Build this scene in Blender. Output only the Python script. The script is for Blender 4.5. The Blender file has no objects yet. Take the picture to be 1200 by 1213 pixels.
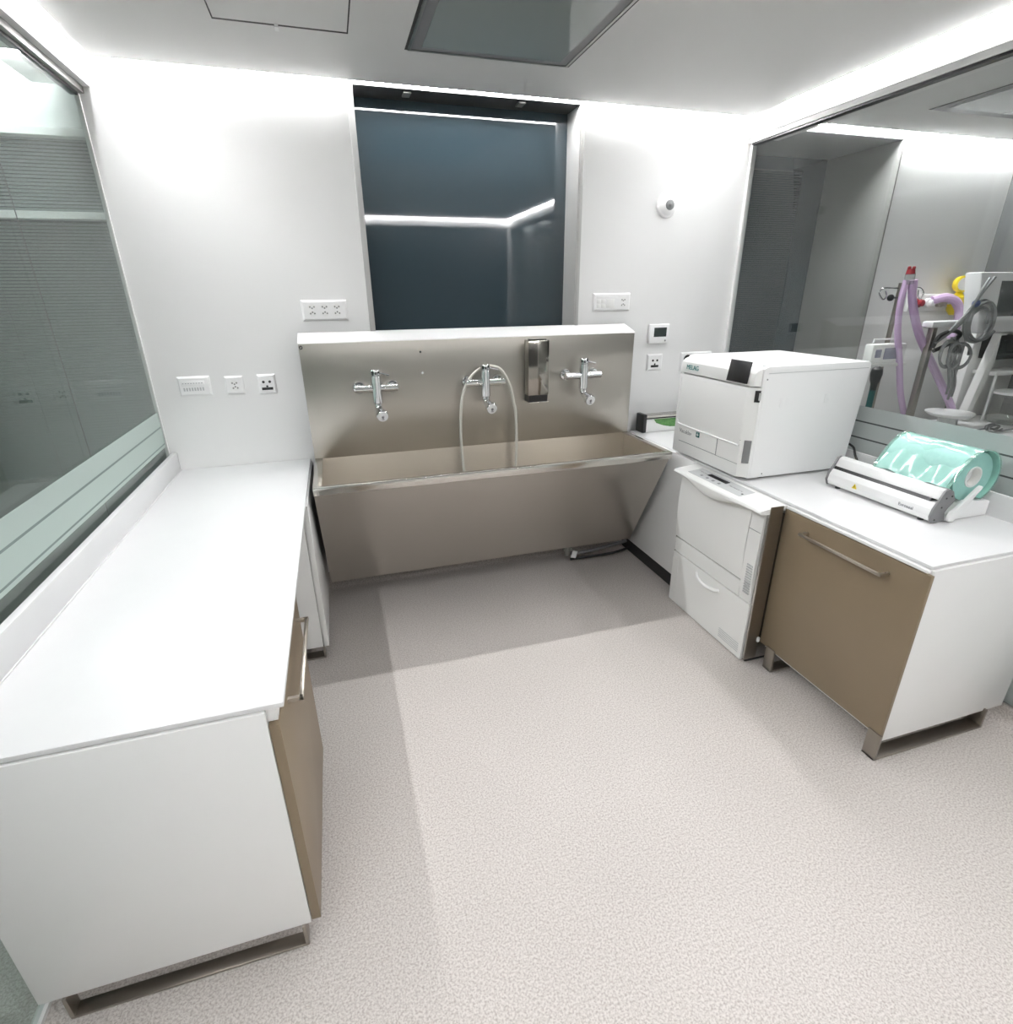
import bpy, bmesh, math, random
from mathutils import Vector, Matrix
random.seed(4)
SC = bpy.context.scene
COL = SC.collection
PI = math.pi

# ---------------------------------------------------------------- helpers
def srgb(r, g, b):
    f = lambda c: (c/255/12.92) if c/255 <= .04045 else ((c/255+.055)/1.055)**2.4
    return (f(r), f(g), f(b), 1)

class MB:
    """collects shapes in world coordinates; build() links them as one mesh"""
    def __init__(s): s.bm = bmesh.new()
    def _merge(s, b):
        me = bpy.data.meshes.new('tmp'); b.to_mesh(me); b.free()
        s.bm.from_mesh(me); bpy.data.meshes.remove(me)
    def box(s, x0, x1, y0, y1, z0, z1, bev=0, seg=2, rot=None):
        b = bmesh.new()
        x0, x1 = min(x0, x1), max(x0, x1); y0, y1 = min(y0, y1), max(y0, y1); z0, z1 = min(z0, z1), max(z0, z1)
        M = Matrix.Translation(((x0+x1)/2, (y0+y1)/2, (z0+z1)/2)) @ Matrix.Diagonal((x1-x0, y1-y0, z1-z0, 1))
        bmesh.ops.create_cube(b, size=1, matrix=M)
        if bev: bmesh.ops.bevel(b, geom=b.edges[:], offset=bev, segments=seg, profile=.5, affect='EDGES')
        if rot:
            ang, ax, c = rot
            bmesh.ops.rotate(b, verts=b.verts, cent=c, matrix=Matrix.Rotation(ang, 3, ax))
        s._merge(b); return s
    def prism(s, pts, axis, a, b_, bev=0):
        """pts: polygon in the other two axes (x: (y,z), y: (x,z), z: (x,y))"""
        b = bmesh.new()
        def mk(p, t):
            return {'x': (t, p[0], p[1]), 'y': (p[0], t, p[1]), 'z': (p[0], p[1], t)}[axis]
        v0 = [b.verts.new(mk(p, a)) for p in pts]; v1 = [b.verts.new(mk(p, b_)) for p in pts]
        n = len(pts)
        b.faces.new(v0); b.faces.new(v1[::-1])
        for i in range(n): b.faces.new((v0[i], v0[(i+1) % n], v1[(i+1) % n], v1[i]))
        bmesh.ops.recalc_face_normals(b, faces=b.faces[:])
        if bev: bmesh.ops.bevel(b, geom=b.edges[:], offset=bev, segments=2, profile=.5, affect='EDGES')
        s._merge(b); return s
    def cyl(s, p, q, r, r2=None, n=24, cap=True):
        p, q = Vector(p), Vector(q); d = q-p
        b = bmesh.new()
        bmesh.ops.create_cone(b, cap_ends=cap, segments=n, radius1=r, radius2=r if r2 is None else r2, depth=d.length,
            matrix=Matrix.Translation((p+q)/2) @ d.to_track_quat('Z', 'Y').to_matrix().to_4x4())
        s._merge(b); return s
    def ring(s, p, q, ro, ri, n=32):
        """tube wall with a hole along p->q"""
        p, q = Vector(p), Vector(q); M = (q-p).to_track_quat('Z', 'Y').to_matrix()
        b = bmesh.new(); loops = []
        for (c, r) in ((p, ro), (q, ro), (q, ri), (p, ri)):
            loops.append([b.verts.new(c + M @ Vector((r*math.cos(2*PI*i/n), r*math.sin(2*PI*i/n), 0))) for i in range(n)])
        for k in range(4):
            A, B = loops[k], loops[(k+1) % 4]
            for i in range(n): b.faces.new((A[i], A[(i+1) % n], B[(i+1) % n], B[i]))
        bmesh.ops.recalc_face_normals(b, faces=b.faces[:])
        s._merge(b); return s
    def sph(s, c, r, sc=(1, 1, 1), n=16):
        b = bmesh.new()
        bmesh.ops.create_uvsphere(b, u_segments=n, v_segments=n//2+2, radius=r, matrix=Matrix.Translation(c) @ Matrix.Diagonal((*sc, 1)))
        s._merge(b); return s
    def tube(s, pts, r, n=10, smooth=True, closed=False):
        P = [Vector(p) for p in pts]
        if smooth and len(P) > 2:
            Q = []
            m = len(P)
            rng = range(m if closed else m-1)
            for i in rng:
                p0 = P[(i-1) % m] if closed or i > 0 else P[0]*2-P[1]
                p1, p2 = P[i], P[(i+1) % m]
                p3 = P[(i+2) % m] if closed or i < m-2 else P[-1]*2-P[-2]
                for k in range(8):
                    t = k/8
                    Q.append(.5*((2*p1)+(p2-p0)*t+(2*p0-5*p1+4*p2-p3)*t*t+(3*p1-p0-3*p2+p3)*t**3))
            if not closed: Q.append(P[-1])
            P = Q
        b = bmesh.new(); rings = []
        m = len(P); up = None
        for i, p in enumerate(P):
            t = (P[(i+1) % m]-P[i-1]) if closed else (P[min(i+1, m-1)]-P[max(i-1, 0)])
            t.normalize()
            if up is None:
                up = Vector((0, 0, 1)) if abs(t.z) < .9 else Vector((1, 0, 0))
            a = (up - t*up.dot(t)).normalized(); c = t.cross(a); up = a
            rings.append([b.verts.new(p + (a*math.cos(2*PI*k/n)+c*math.sin(2*PI*k/n))*r) for k in range(n)])
        for i in range(m if closed else m-1):
            A, B = rings[i], rings[(i+1) % m]
            for k in range(n): b.faces.new((A[k], A[(k+1) % n], B[(k+1) % n], B[k]))
        if not closed:
            b.faces.new(rings[0][::-1]); b.faces.new(rings[-1])
        bmesh.ops.recalc_face_normals(b, faces=b.faces[:])
        s._merge(b); return s
    def lathe(s, prof, c, axis=(0, 0, 1), n=32):
        """prof: list of (radius, height) along axis from c"""
        M = Vector(axis).to_track_quat('Z', 'Y').to_matrix(); c = Vector(c)
        b = bmesh.new(); R = []
        for r, h in prof:
            R.append([b.verts.new(c + M @ Vector((max(r, 1e-4)*math.cos(2*PI*i/n), max(r, 1e-4)*math.sin(2*PI*i/n), h))) for i in range(n)])
        for A, B in zip(R, R[1:]):
            for i in range(n): b.faces.new((A[i], A[(i+1) % n], B[(i+1) % n], B[i]))
        b.faces.new(R[0][::-1]); b.faces.new(R[-1])
        bmesh.ops.recalc_face_normals(b, faces=b.faces[:])
        s._merge(b); return s
    def grid(s, fn, nu, nv, thick=0):
        b = bmesh.new()
        V = [[b.verts.new(fn(i/nu, j/nv)) for j in range(nv+1)] for i in range(nu+1)]
        for i in range(nu):
            for j in range(nv): b.faces.new((V[i][j], V[i+1][j], V[i+1][j+1], V[i][j+1]))
        bmesh.ops.recalc_face_normals(b, faces=b.faces[:])
        if thick: bmesh.ops.solidify(b, geom=b.faces[:], thickness=thick)
        s._merge(b); return s
    def build(s, name, mat, parent=None, smooth=True, loc=None):
        me = bpy.data.meshes.new(name)
        if parent is not None:
            o0 = root_loc(parent)
        else:
            o0 = Vector(loc) if loc else Vector((0, 0, 0))
        bmesh.ops.translate(s.bm, verts=s.bm.verts, vec=-o0)
        s.bm.to_mesh(me); s.bm.free()
        me.materials.append(mat)
        if smooth:
            for p in me.polygons: p.use_smooth = True
            me.set_sharp_from_angle(angle=math.radians(35))
        o = bpy.data.objects.new(name, me); COL.objects.link(o)
        if parent is not None: o.parent = parent
        else: o.location = o0
        return o

def root_loc(o):
    v = Vector((0, 0, 0))
    while o is not None:
        v += o.location; o = o.parent
    return v

def tag(o, label=None, cat=None, group=None, kind=None):
    if label: o['label'] = label
    if cat: o['category'] = cat
    if group: o['group'] = group
    if kind: o['kind'] = kind
    return o
def thing(name, loc, label, cat, group=None):
    o = bpy.data.objects.new(name, None); COL.objects.link(o); o.location = loc
    o.empty_display_size = .05
    return tag(o, label, cat, group)
def struct(o, label=None):
    o['kind'] = 'structure'
    if label: o['label'] = label
    return o
def text(name, body, size, mat, parent, loc, M, ext=.0006, align='LEFT'):
    cu = bpy.data.curves.new(name, 'FONT'); cu.body = body; cu.size = size; cu.extrude = ext; cu.align_x = align
    t = bpy.data.objects.new(name, cu); COL.objects.link(t)
    dg = bpy.context.evaluated_depsgraph_get()
    me = bpy.data.meshes.new_from_object(t.evaluated_get(dg))
    bpy.data.objects.remove(t); bpy.data.curves.remove(cu)
    me.transform(Matrix.Translation(Vector(loc)-root_loc(parent)) @ M.to_4x4())
    me.materials.clear(); me.materials.append(mat)
    o = bpy.data.objects.new(name, me); COL.objects.link(o); o.parent = parent
    return o
FACE_NEG_X = Matrix(((0, 0, -1), (-1, 0, 0), (0, 1, 0)))      # text read on a face that looks along -x

# ---------------------------------------------------------------- materials
def mat(name, col, rough=.5, metal=0, spec=.5, coat=0, trans=0, emit=None, estr=0, alpha=1):
    m = bpy.data.materials.new(name); m.use_nodes = True
    b = m.node_tree.nodes['Principled BSDF']
    b.inputs['Base Color'].default_value = col
    b.inputs['Roughness'].default_value = rough
    b.inputs['Metallic'].default_value = metal
    b.inputs['Specular IOR Level'].default_value = spec
    b.inputs['Coat Weight'].default_value = coat
    b.inputs['Transmission Weight'].default_value = trans
    b.inputs['Alpha'].default_value = alpha
    if emit:
        b.inputs['Emission Color'].default_value = emit; b.inputs['Emission Strength'].default_value = estr
    return m
def nodes(m): return m.node_tree.nodes, m.node_tree.links, m.node_tree.nodes['Principled BSDF']
def mottled(name, c1, c2, scale, rough, bump=0, stretch=(1, 1, 1), spec=.5):
    m = mat(name, c1, rough, spec=spec); N, L, b = nodes(m)
    tc = N.new('ShaderNodeTexCoord'); mp = N.new('ShaderNodeMapping'); mp.inputs['Scale'].default_value = stretch
    no = N.new('ShaderNodeTexNoise'); no.inputs['Scale'].default_value = scale; no.inputs['Detail'].default_value = 3
    mx = N.new('ShaderNodeMix'); mx.data_type = 'RGBA'
    L.new(tc.outputs['Object'], mp.inputs[0]); L.new(mp.outputs[0], no.inputs['Vector'])
    L.new(no.outputs['Fac'], mx.inputs['Factor']); mx.inputs['A'].default_value = c1; mx.inputs['B'].default_value = c2
    L.new(mx.outputs['Result'], b.inputs['Base Color'])
    if bump:
        bp = N.new('ShaderNodeBump'); bp.inputs['Strength'].default_value = bump; bp.inputs['Distance'].default_value = .002
        L.new(no.outputs['Fac'], bp.inputs['Height']); L.new(bp.outputs[0], b.inputs['Normal'])
    return m
def steel(name, col, r0, r1, stretch, aniso=0, bump=.02):
    m = mat(name, col, r0, 1); N, L, b = nodes(m)
    tc = N.new('ShaderNodeTexCoord'); mp = N.new('ShaderNodeMapping'); mp.inputs['Scale'].default_value = stretch
    no = N.new('ShaderNodeTexNoise'); no.inputs['Scale'].default_value = 1; no.inputs['Detail'].default_value = 1
    rr = N.new('ShaderNodeMapRange'); rr.inputs['To Min'].default_value = r0; rr.inputs['To Max'].default_value = r1
    L.new(tc.outputs['Object'], mp.inputs[0]); L.new(mp.outputs[0], no.inputs['Vector'])
    L.new(no.outputs['Fac'], rr.inputs['Value']); L.new(rr.outputs[0], b.inputs['Roughness'])
    if bump:
        bp = N.new('ShaderNodeBump'); bp.inputs['Strength'].default_value = bump; bp.inputs['Distance'].default_value = .0002
        L.new(no.outputs['Fac'], bp.inputs['Height']); L.new(bp.outputs[0], b.inputs['Normal'])
    if aniso:
        b.inputs['Anisotropic'].default_value = aniso
        tg = N.new('ShaderNodeTangent'); tg.direction_type = 'RADIAL'; tg.axis = 'Z'
        L.new(tg.outputs[0], b.inputs['Tangent'])
    return m
def pane(name, tint, refl=.04, dirt=None, dfac=0):
    """architectural glass: tinted transparency with a Schlick mirror on each face"""
    m = bpy.data.materials.new(name); m.use_nodes = True
    N, L = m.node_tree.nodes, m.node_tree.links; N.clear()
    out = N.new('ShaderNodeOutputMaterial'); g = N.new('ShaderNodeNewGeometry')
    dot = N.new('ShaderNodeVectorMath'); dot.operation = 'DOT_PRODUCT'
    L.new(g.outputs['Incoming'], dot.inputs[0]); L.new(g.outputs['Normal'], dot.inputs[1])
    ab = N.new('ShaderNodeMath'); ab.operation = 'ABSOLUTE'; L.new(dot.outputs['Value'], ab.inputs[0])
    om = N.new('ShaderNodeMath'); om.operation = 'SUBTRACT'; om.inputs[0].default_value = 1; L.new(ab.outputs[0], om.inputs[1])
    pw = N.new('ShaderNodeMath'); pw.operation = 'POWER'; pw.inputs[1].default_value = 5; L.new(om.outputs[0], pw.inputs[0])
    ma = N.new('ShaderNodeMath'); ma.operation = 'MULTIPLY_ADD'; ma.inputs[1].default_value = 1-refl; ma.inputs[2].default_value = refl
    L.new(pw.outputs[0], ma.inputs[0])
    tr = N.new('ShaderNodeBsdfTransparent'); tr.inputs[0].default_value = tint
    gl = N.new('ShaderNodeBsdfGlossy'); gl.inputs['Roughness'].default_value = 0; gl.inputs[0].default_value = (.95, .97, .96, 1)
    base = tr.outputs[0]
    if dfac:
        df = N.new('ShaderNodeBsdfDiffuse'); df.inputs[0].default_value = dirt
        tl = N.new('ShaderNodeBsdfTranslucent'); tl.inputs[0].default_value = dirt
        m1 = N.new('ShaderNodeMixShader'); m1.inputs[0].default_value = .35; L.new(df.outputs[0], m1.inputs[1]); L.new(tl.outputs[0], m1.inputs[2])
        m2 = N.new('ShaderNodeMixShader'); m2.inputs[0].default_value = dfac; L.new(tr.outputs[0], m2.inputs[1]); L.new(m1.outputs[0], m2.inputs[2])
        base = m2.outputs[0]
    mx = N.new('ShaderNodeMixShader'); L.new(ma.outputs[0], mx.inputs[0]); L.new(base, mx.inputs[1]); L.new(gl.outputs[0], mx.inputs[2])
    L.new(mx.outputs[0], out.inputs[0])
    return m
def led(name, s):
    m = bpy.data.materials.new(name); m.use_nodes = True
    N, L = m.node_tree.nodes, m.node_tree.links; N.clear()
    out = N.new('ShaderNodeOutputMaterial'); e = N.new('ShaderNodeEmission')
    e.inputs[0].default_value = (.985, .985, 1, 1); e.inputs[1].default_value = s
    L.new(e.outputs[0], out.inputs[0]); return m
def floor_mat():
    m = mat('speckled_vinyl', (.6, .55, .52, 1), .42, spec=.35); N, L, b = nodes(m)
    tc = N.new('ShaderNodeTexCoord')
    def noise(sc, d):
        n = N.new('ShaderNodeTexNoise'); n.inputs['Scale'].default_value = sc; n.inputs['Detail'].default_value = d
        n.inputs['Roughness'].default_value = .7; L.new(tc.outputs['Object'], n.inputs['Vector']); return n
    a = noise(150, 3); c = noise(95, 2); big = noise(1.3, 2)
    r = N.new('ShaderNodeValToRGB'); e = r.color_ramp.elements
    e[0].position = .34; e[0].color = srgb(165, 157, 151); e[1].position = .58; e[1].color = srgb(211, 205, 200)
    L.new(a.outputs['Fac'], r.inputs[0])
    r2 = N.new('ShaderNodeValToRGB'); e = r2.color_ramp.elements
    e[0].position = .60; e[0].color = (0, 0, 0, 1); e[1].position = .72; e[1].color = (1, 1, 1, 1)
    L.new(c.outputs['Fac'], r2.inputs[0])
    mx = N.new('ShaderNodeMix'); mx.data_type = 'RGBA'; L.new(r2.outputs[0], mx.inputs['Factor'])
    L.new(r.outputs[0], mx.inputs['A']); mx.inputs['B'].default_value = srgb(184, 173, 167)
    m3 = N.new('ShaderNodeMix'); m3.data_type = 'RGBA'; m3.blend_type = 'MULTIPLY'; m3.inputs['Factor'].default_value = .12
    L.new(mx.outputs['Result'], m3.inputs['A']); L.new(big.outputs['Fac'], m3.inputs['B'])
    L.new(m3.outputs['Result'], b.inputs['Base Color'])
    return m

M = dict(
    wall=mottled('white_wall_panel', (.80, .80, .79, 1), (.83, .83, .82, 1), 3, .42),
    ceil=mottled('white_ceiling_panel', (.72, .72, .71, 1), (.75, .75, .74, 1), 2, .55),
    trim=mat('white_trim', (.82, .82, .81, 1), .45),
    gap=mat('dark_gap', (.03, .03, .03, 1), .8),
    greymetal=mat('grey_metal_profile', (.42, .42, .40, 1), .35, 1),
    topsolid=mottled('white_solid_surface', (.70, .70, .70, 1), (.73, .73, .73, 1), 8, .28),
    lam=mottled('white_laminate', (.83, .83, .82, 1), (.86, .86, .85, 1), 5, .22),
    taupe=mottled('taupe_metal_front', srgb(130, 115, 93), srgb(124, 109, 88), 4, .38),
    legmetal=steel('brushed_leg_metal', (.36, .33, .29, 1), .25, .42, (4, 4, 160)),
    steel=steel('brushed_steel', (.50, .475, .43, 1), .36, .39, (110, 110, 1.2), .6, 0),
    steelbasin=steel('brushed_basin_steel', (.60, .565, .515, 1), .27, .31, (70, 70, 3), .5, 0),
    steelside=steel('brushed_frame_steel', (.55, .54, .52, 1), .24, .28, (160, 160, 4), .6),
    bright=steel('polished_rim_steel', (.64, .62, .58, 1), .14, .24, (4, 160, 160)),
    ledge=steel('lit_ledge_steel', (.95, .945, .935, 1), .50, .56, (4, 90, 90), 0, 0),  # steel lightened to hold the glow mirrored by the sloped top
    shadewall=mat('white_wall_panel_shaded', (.38, .39, .385, 1), .5), jambdark=mottled('jamb_dark_reflection', (.27, .27, .26, 1), (.19, .19, .185, 1), 3, .3),  # shade put into the wall grey, steel reflections into the jamb grey
    jamb=mottled('jamb_pale_reflection', (.50, .50, .48, 1), (.42, .42, .41, 1), 3, .3),  # matte pale grey holds the reflections of the steel lining
    handle=steel('satin_handle', (.52, .48, .42, 1), .25, .35, (80, 80, 80)),
    chrome=mat('chrome', (.78, .79, .80, 1), .06, 1),
    darkchrome=mat('dark_mirror_steel', (.33, .31, .28, 1), .10, 1),
    plastic=mat('white_plastic', (.86, .86, .855, 1), .32),
    plasticw=mat('warm_white_plastic', (.82, .82, .80, 1), .35),
    greyplastic=mat('light_grey_plastic', (.52, .53, .53, 1), .4),
    midgrey=mat('mid_grey_plastic', (.20, .20, .205, 1), .42),
    black=mat('black_plastic', (.012, .012, .013, 1), .35),
    gloss=mat('black_glass', (.008, .008, .009, 1), .06),
    dark=mat('dark_recess', (.02, .02, .02, 1), .6),
    screen=mat('blue_grey_screen', srgb(112, 112, 132), .2),
    lcd=mat('green_black_lcd', srgb(40, 48, 46), .25),
    teal=mat('teal_print', srgb(20, 120, 120), .5),
    tealdark=mat('dark_teal_badge', srgb(22, 84, 82), .4),
    greyprint=mat('grey_print', srgb(130, 132, 134), .5),
    yellow=mat('yellow_enamel', srgb(224, 200, 40), .35),
    red=mat('red_plastic', srgb(140, 28, 38), .4),
    lilac=mottled('lilac_hose', srgb(205, 178, 212), srgb(196, 168, 204), 40, .45),
    hose=mat('pale_grey_hose', srgb(208, 206, 196), .4),
    cable=mat('grey_cable', srgb(120, 122, 122), .45),
    core=mat('white_cardboard', (.8, .8, .78, 1), .6),
    green=mottled('green_leaf_print', srgb(24, 92, 34), srgb(110, 160, 90), 55, .4),
    backglass=mat('teal_back_glass', srgb(42, 54, 60), .03, spec=.75, coat=.6),
    slat=mat('grey_blind_slat', srgb(134, 142, 141), .4, spec=.4),
    slatdark=mat('dark_blind_slat', srgb(52, 60, 64), .35, spec=.5),
    darkwall=mat('dark_front_wall', (.10, .105, .105, 1), .35), frontwall=mat('grey_front_wall', (.66, .66, .66, 1), .4),
    glassL=pane('teal_tinted_glass', (.78, .84, .82, 1)),
    glassR=pane('clear_partition_glass', (.92, .935, .93, 1)),
    frostL=pane('frosted_film_teal', (.80, .86, .84, 1), .02, srgb(215, 230, 224), .85),
    frostR=pane('frosted_film_grey', (.80, .82, .82, 1), .02, srgb(208, 213, 212), .9),
    seamL=mat('teal_grey_seam', srgb(112, 128, 124), .4), seamR=mat('dark_grey_seam', srgb(74, 78, 78), .4),
    clearjar=pane('clear_plastic', (.86, .87, .86, 1), .05, (.7, .7, .69, 1), .25),
    panelglass=mat('grey_panel_glass', srgb(146, 153, 151), .05, spec=.7, coat=.5),
    floor=floor_mat(),
    led=led('led_white', 140), ledF=led('led_white_front', 480), ledW=led('led_white_side', 122), ledS=led('led_white_soft', 40), ledL=led('led_white_dim', 80), ledR=led('led_white_next_room', 140),
)
def film_mat():
    m = mat('mint_pouch_film', srgb(160, 208, 197), .14, spec=.6, coat=.3); N, L, b = nodes(m)
    b.inputs['Subsurface Weight'].default_value = .0
    tc = N.new('ShaderNodeTexCoord'); no = N.new('ShaderNodeTexNoise'); no.inputs['Scale'].default_value = 9; no.inputs['Detail'].default_value = 2
    L.new(tc.outputs['Object'], no.inputs['Vector'])
    bp = N.new('ShaderNodeBump'); bp.inputs['Strength'].default_value = .2; bp.inputs['Distance'].default_value = .008
    L.new(no.outputs['Fac'], bp.inputs['Height']); L.new(bp.outputs[0], b.inputs['Normal']); return m
M['film'] = film_mat()
M['rollside'] = mottled('mint_roll_edge', srgb(158, 206, 197), srgb(140, 192, 183), 60, .4)
M['filmedge'] = pane('clear_film_edge', (.9, .95, .93, 1), .08, srgb(190, 225, 215), .35)

# ---------------------------------------------------------------- the room shell
XL, XR = -1.074, 2.513          # soffit faces
ZC, ZS = 2.826, 2.7245          # ceiling panel, soffit underside
GL, GR = -1.13, 2.55            # glass planes
YF = -4.7                       # wall behind the photographer
RX0, RX1 = .072, 1.366          # window recess

struct(MB().box(-3.9, 5.2, YF-.1, .8, -.06, 0).build('floor', M['floor']), 'speckled beige vinyl floor')
c = MB().box(XL+.042, XR-.042, YF+.042, -.042, ZC, 2.848)
c.box(-3.9, 5.2, YF-.1, .8, 2.848, 2.93)
c.box(-3.9, -1.342, YF+.042, -.042, ZC, 2.848)
c.box(2.782, 5.0, YF+.042, -.042, ZC, 2.848)
struct(c.build('ceiling', M['ceil']), 'white flush panel ceiling with lit slot along its edges')
w = MB().box(GL-.004, RX0, 0, .3, 0, 2.86).box(RX1, GR+.014, 0, .3, 0, 2.86).box(RX0, RX1, 0, .3, 0, 1.60).box(RX0, RX1, 0, .3, 2.826, 2.86)
struct(w.build('wall_back', M['wall']), 'white panelled wall behind the scrub sink')
struct(MB().box(-3.9, 5.2, YF-.1, YF, 0, 2.86).build('wall_front', M['wall']))
fw = struct(MB().box(XL+.05, XR-.05, YF, YF+.01, .95, 2.71).build('window_6', M['darkwall'], loc=(.7, YF, .95)), 'unseen dark glazing band facing the sink, shaped for reflections in the steel')  # unseen; height shaped so the steel reflects dark above, bright below
struct(MB().box(XL, XR, YF, YF+.02, ZS, 2.86).build('trim_front', M['trim']))
struct(MB().box(-1.30, XL, YF, 0, ZS, 2.86).build('trim_1', M['trim']), 'white soffit beam above the left glass')
struct(MB().box(XR, 2.74, YF, 0, ZS, 2.86).build('trim_2', M['trim']), 'white soffit beam above the right glass')

# coved skirting behind the sink and along the right glass
def cove_pts(s=1, h=.1, r=.05):
    p = [(0, 0), (0, h), (.004, h)]
    for k in range(7):
        a = PI/2*k/6
        p.append((.004+r-r*math.cos(a), r-r*math.sin(a)))
    return p
cv = [(-y, z) for y, z in cove_pts()]
struct(MB().prism(cv, 'x', GL, GR).build('baseboard_back', M['floor']), 'floor vinyl coved up the back wall')
struct(MB().prism([(GR-.008-y, z) for y, z in cove_pts()], 'y', 0, YF).build('baseboard_right', M['floor']))
struct(MB().prism([(GL+.004+y, z*.35) for y, z in cove_pts(r=.03, h=.06)], 'y', 0, YF).build('baseboard_left', M['floor']))
struct(MB().box(GR-.014, GR-.006, YF, 0, .1, .106).box(-1.2, 2.54, -.008, 0, .1, .106).build('trim_3', M['greymetal']), 'thin metal strip capping the coved skirting')

# window recess above the sink: steel lining, teal glass, two brackets
win = MB().box(RX0, RX0+.012, -.004, .2, 1.60, 2.824).box(RX1-.012, RX1, -.004, .2, 1.60, 2.824).box(RX0-.010, RX0+.020, -.010, .002, 1.60, 2.824, .002).box(RX1-.006, RX1+.016, -.010, .002, 1.60, 2.824, .002)
win.box(RX0+.012, RX1-.012, 0, .2, 1.60, 1.612)
win = struct(win.build('window_1', M['jamb'], loc=(.72, .1, 1.6)), 'recessed dark teal window above the scrub sink')
MB().box(RX0+.012, RX1-.012, .002, .2, 2.823, 2.826).build('head_lining', M['dark'], win)
MB().box(RX0+.012, RX1-.012, .190, .202, 1.612, 2.823).build('glass_pane', M['backglass'], win)
for bx in (.375, 1.015): MB().box(bx-.020, bx+.020, .030, .105, 2.8135, 2.823, .002).build('bracket', M['greymetal'], win)
MB().box(RX0-.03, RX1+.03, .21, .3, 1.6, 2.86).build('backing', M['dark'], win)

# left glass partition
wl = struct(MB().box(GL-.012, GL, YF, -.004, .0, ZS-.03).build('window_2', M['glassL'], loc=(GL, -2, 0)), 'teal tinted glass partition on the left')
MB().box(GL-.03, GL+.025, YF, 0, ZS-.028, ZS).build('top_track', M['greymetal'], wl)
MB().box(GL-.026, GL+.004, YF, -.02, ZS-.040, ZS-.0285).build('gasket', M['black'], wl)
MB().box(GL-.014, GL+.005, -.008, 0, 0, ZS-.028).build('side_profile', M['trim'], wl)
MB().box(GL-.0020, GL+.0010, -.9560, -.9540, 0, ZS-.03).build('glass_joint', M['cable'], wl)
MB().box(GL-.016, GL+.010, YF, -.02, 0, .022).build('bottom_profile', M['trim'], wl)
fb = MB()
for z0, z1 in ((1.166, 1.243), (1.072, 1.157), (1.05, 1.064)): fb.box(GL, GL+.002, YF, -.03, z0, z1)
fb.build('frosted_band', M['frostL'], wl)
for z0, z1 in ((1.157, 1.166), (1.064, 1.072)): MB().box(GL, GL+.0015, YF, -.03, z0, z1).build('film_seam', M['seamL'], wl)
# right glass partition
wr = struct(MB().box(GR, GR+.012, YF, -.004, .0, ZS-.03).build('window_3', M['glassR'], loc=(GR, -2, 0)), 'clear glass partition on the right')
MB().box(GR-.028, GR+.03, YF, 0, ZS-.028, ZS).build('top_track', M['trim'], wr)
MB().box(GR-.012, GR+.02, -.02, 0, 0, ZS-.028).build('side_profile', M['trim'], wr)
fb = MB()
for z0, z1 in ((1.168, 1.245), (1.080, 1.160), (.99, 1.072)): fb.box(GR-.002, GR, YF, -.03, z0, z1)
fb.build('frosted_band', M['frostR'], wr)
for z0, z1 in ((1.160, 1.168), (1.072, 1.080)): MB().box(GR-.0015, GR, YF, -.03, z0, z1).build('film_seam', M['seamR'], wr)
MB().box(GR-.020, GR+.02, YF, -.02, ZS-.040, ZS-.0285).build('gasket', M['black'], wr)
struct(MB().box(GR+.014, GR+.05, YF, -.01, 0, .93).build('wall_right', M['lam']), 'white lower panel of the right partition')

# LED strips in the ceiling slot
def strip(name, x0, x1, y0, y1, m, lab):
    o = MB().box(x0, x1, y0, y1, 2.828, 2.848).build(name, m, loc=((x0+x1)/2, (y0+y1)/2, 2.848))
    tag(o, lab, 'light'); return o
strip('led_strip', XL+.006, XR-.006, -.020, -.005, M['led'], 'white light strip in the slot above the back wall')
strip('led_strip', XL+.006, XR-.006, YF+.032, YF+.056, M['ledF'], 'white light strip in the slot above the dark front wall')
strip('led_strip', XL+.005, XL+.020, YF+.04, -.30, M['ledW'], 'white light strip in the slot above the left soffit beam')
strip('led_strip', XR-.020, XR-.005, YF+.04, -.30, M['ledW'], 'white light strip in the slot above the right soffit beam')
strip('led_strip', -3.8, -1.306, -.036, -.006, M['ledL'], 'dim light strip above the wall seen through the left glass')
strip('led_strip', -1.336, -1.306, YF+.04, -.04, M['ledS'], 'dim light strip behind the left soffit beam')
strip('led_strip', 2.746, 4.95, -.036, -.006, M['ledR'], 'white light strip above the wall seen through the right glass')
strip('led_strip', 2.746, 2.776, YF+.04, -.04, M['ledS'], 'white light strip behind the right soffit beam')

# ceiling fittings
h = thing('ceiling_hatch', (-.2, -.95, ZC), 'white square access hatch with dark seams in the ceiling', 'hatch')
hx0, hx1, hy0, hy1 = -.452, .056, -1.10, -.585
MB().box(hx0, hx1, hy0, hy1+.012, ZC-.001, ZC+.002).build('seam', M['gap'], h)
MB().box(hx0+.006, hx1-.006, hy0+.006, hy1-.006, ZC-.002, ZC+.002).build('door', M['ceil'], h)
MB().box(-.226, -.212, -.595, -.555, ZC-.012, ZC).build('latch', M['plastic'], h)
p = thing('ceiling_panel', (.68, -.95, ZC), 'grey glass panel unit set flush in the ceiling above the sink', 'ceiling panel')
px0, px1, py0, py1 = .310, 1.062, -1.25, -.488
MB().box(px0-.012, px1+.012, py0-.012, py1+.008, ZC-.001, ZC+.002).build('seam', M['gap'], p)
f = MB()
for a, b_, c_, d_ in ((px0, px0+.012, py0, py1), (px1-.012, px1, py0, py1), (px0, px1, py0, py0+.012), (px0, px1, py1-.012, py1)):
    f.box(a, b_, c_, d_, ZC-.006, ZC+.002)
f.build('frame', M['greymetal'], p)
MB().box(px0+.012, px1-.012, py0+.012, py1-.012, ZC-.003, ZC+.002).build('border_glass', M['midgrey'], p)
MB().box(px0+.055, px1-.055, py0+.055, py1-.05, ZC-.005, ZC).build('glass', M['panelglass'], p)

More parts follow.
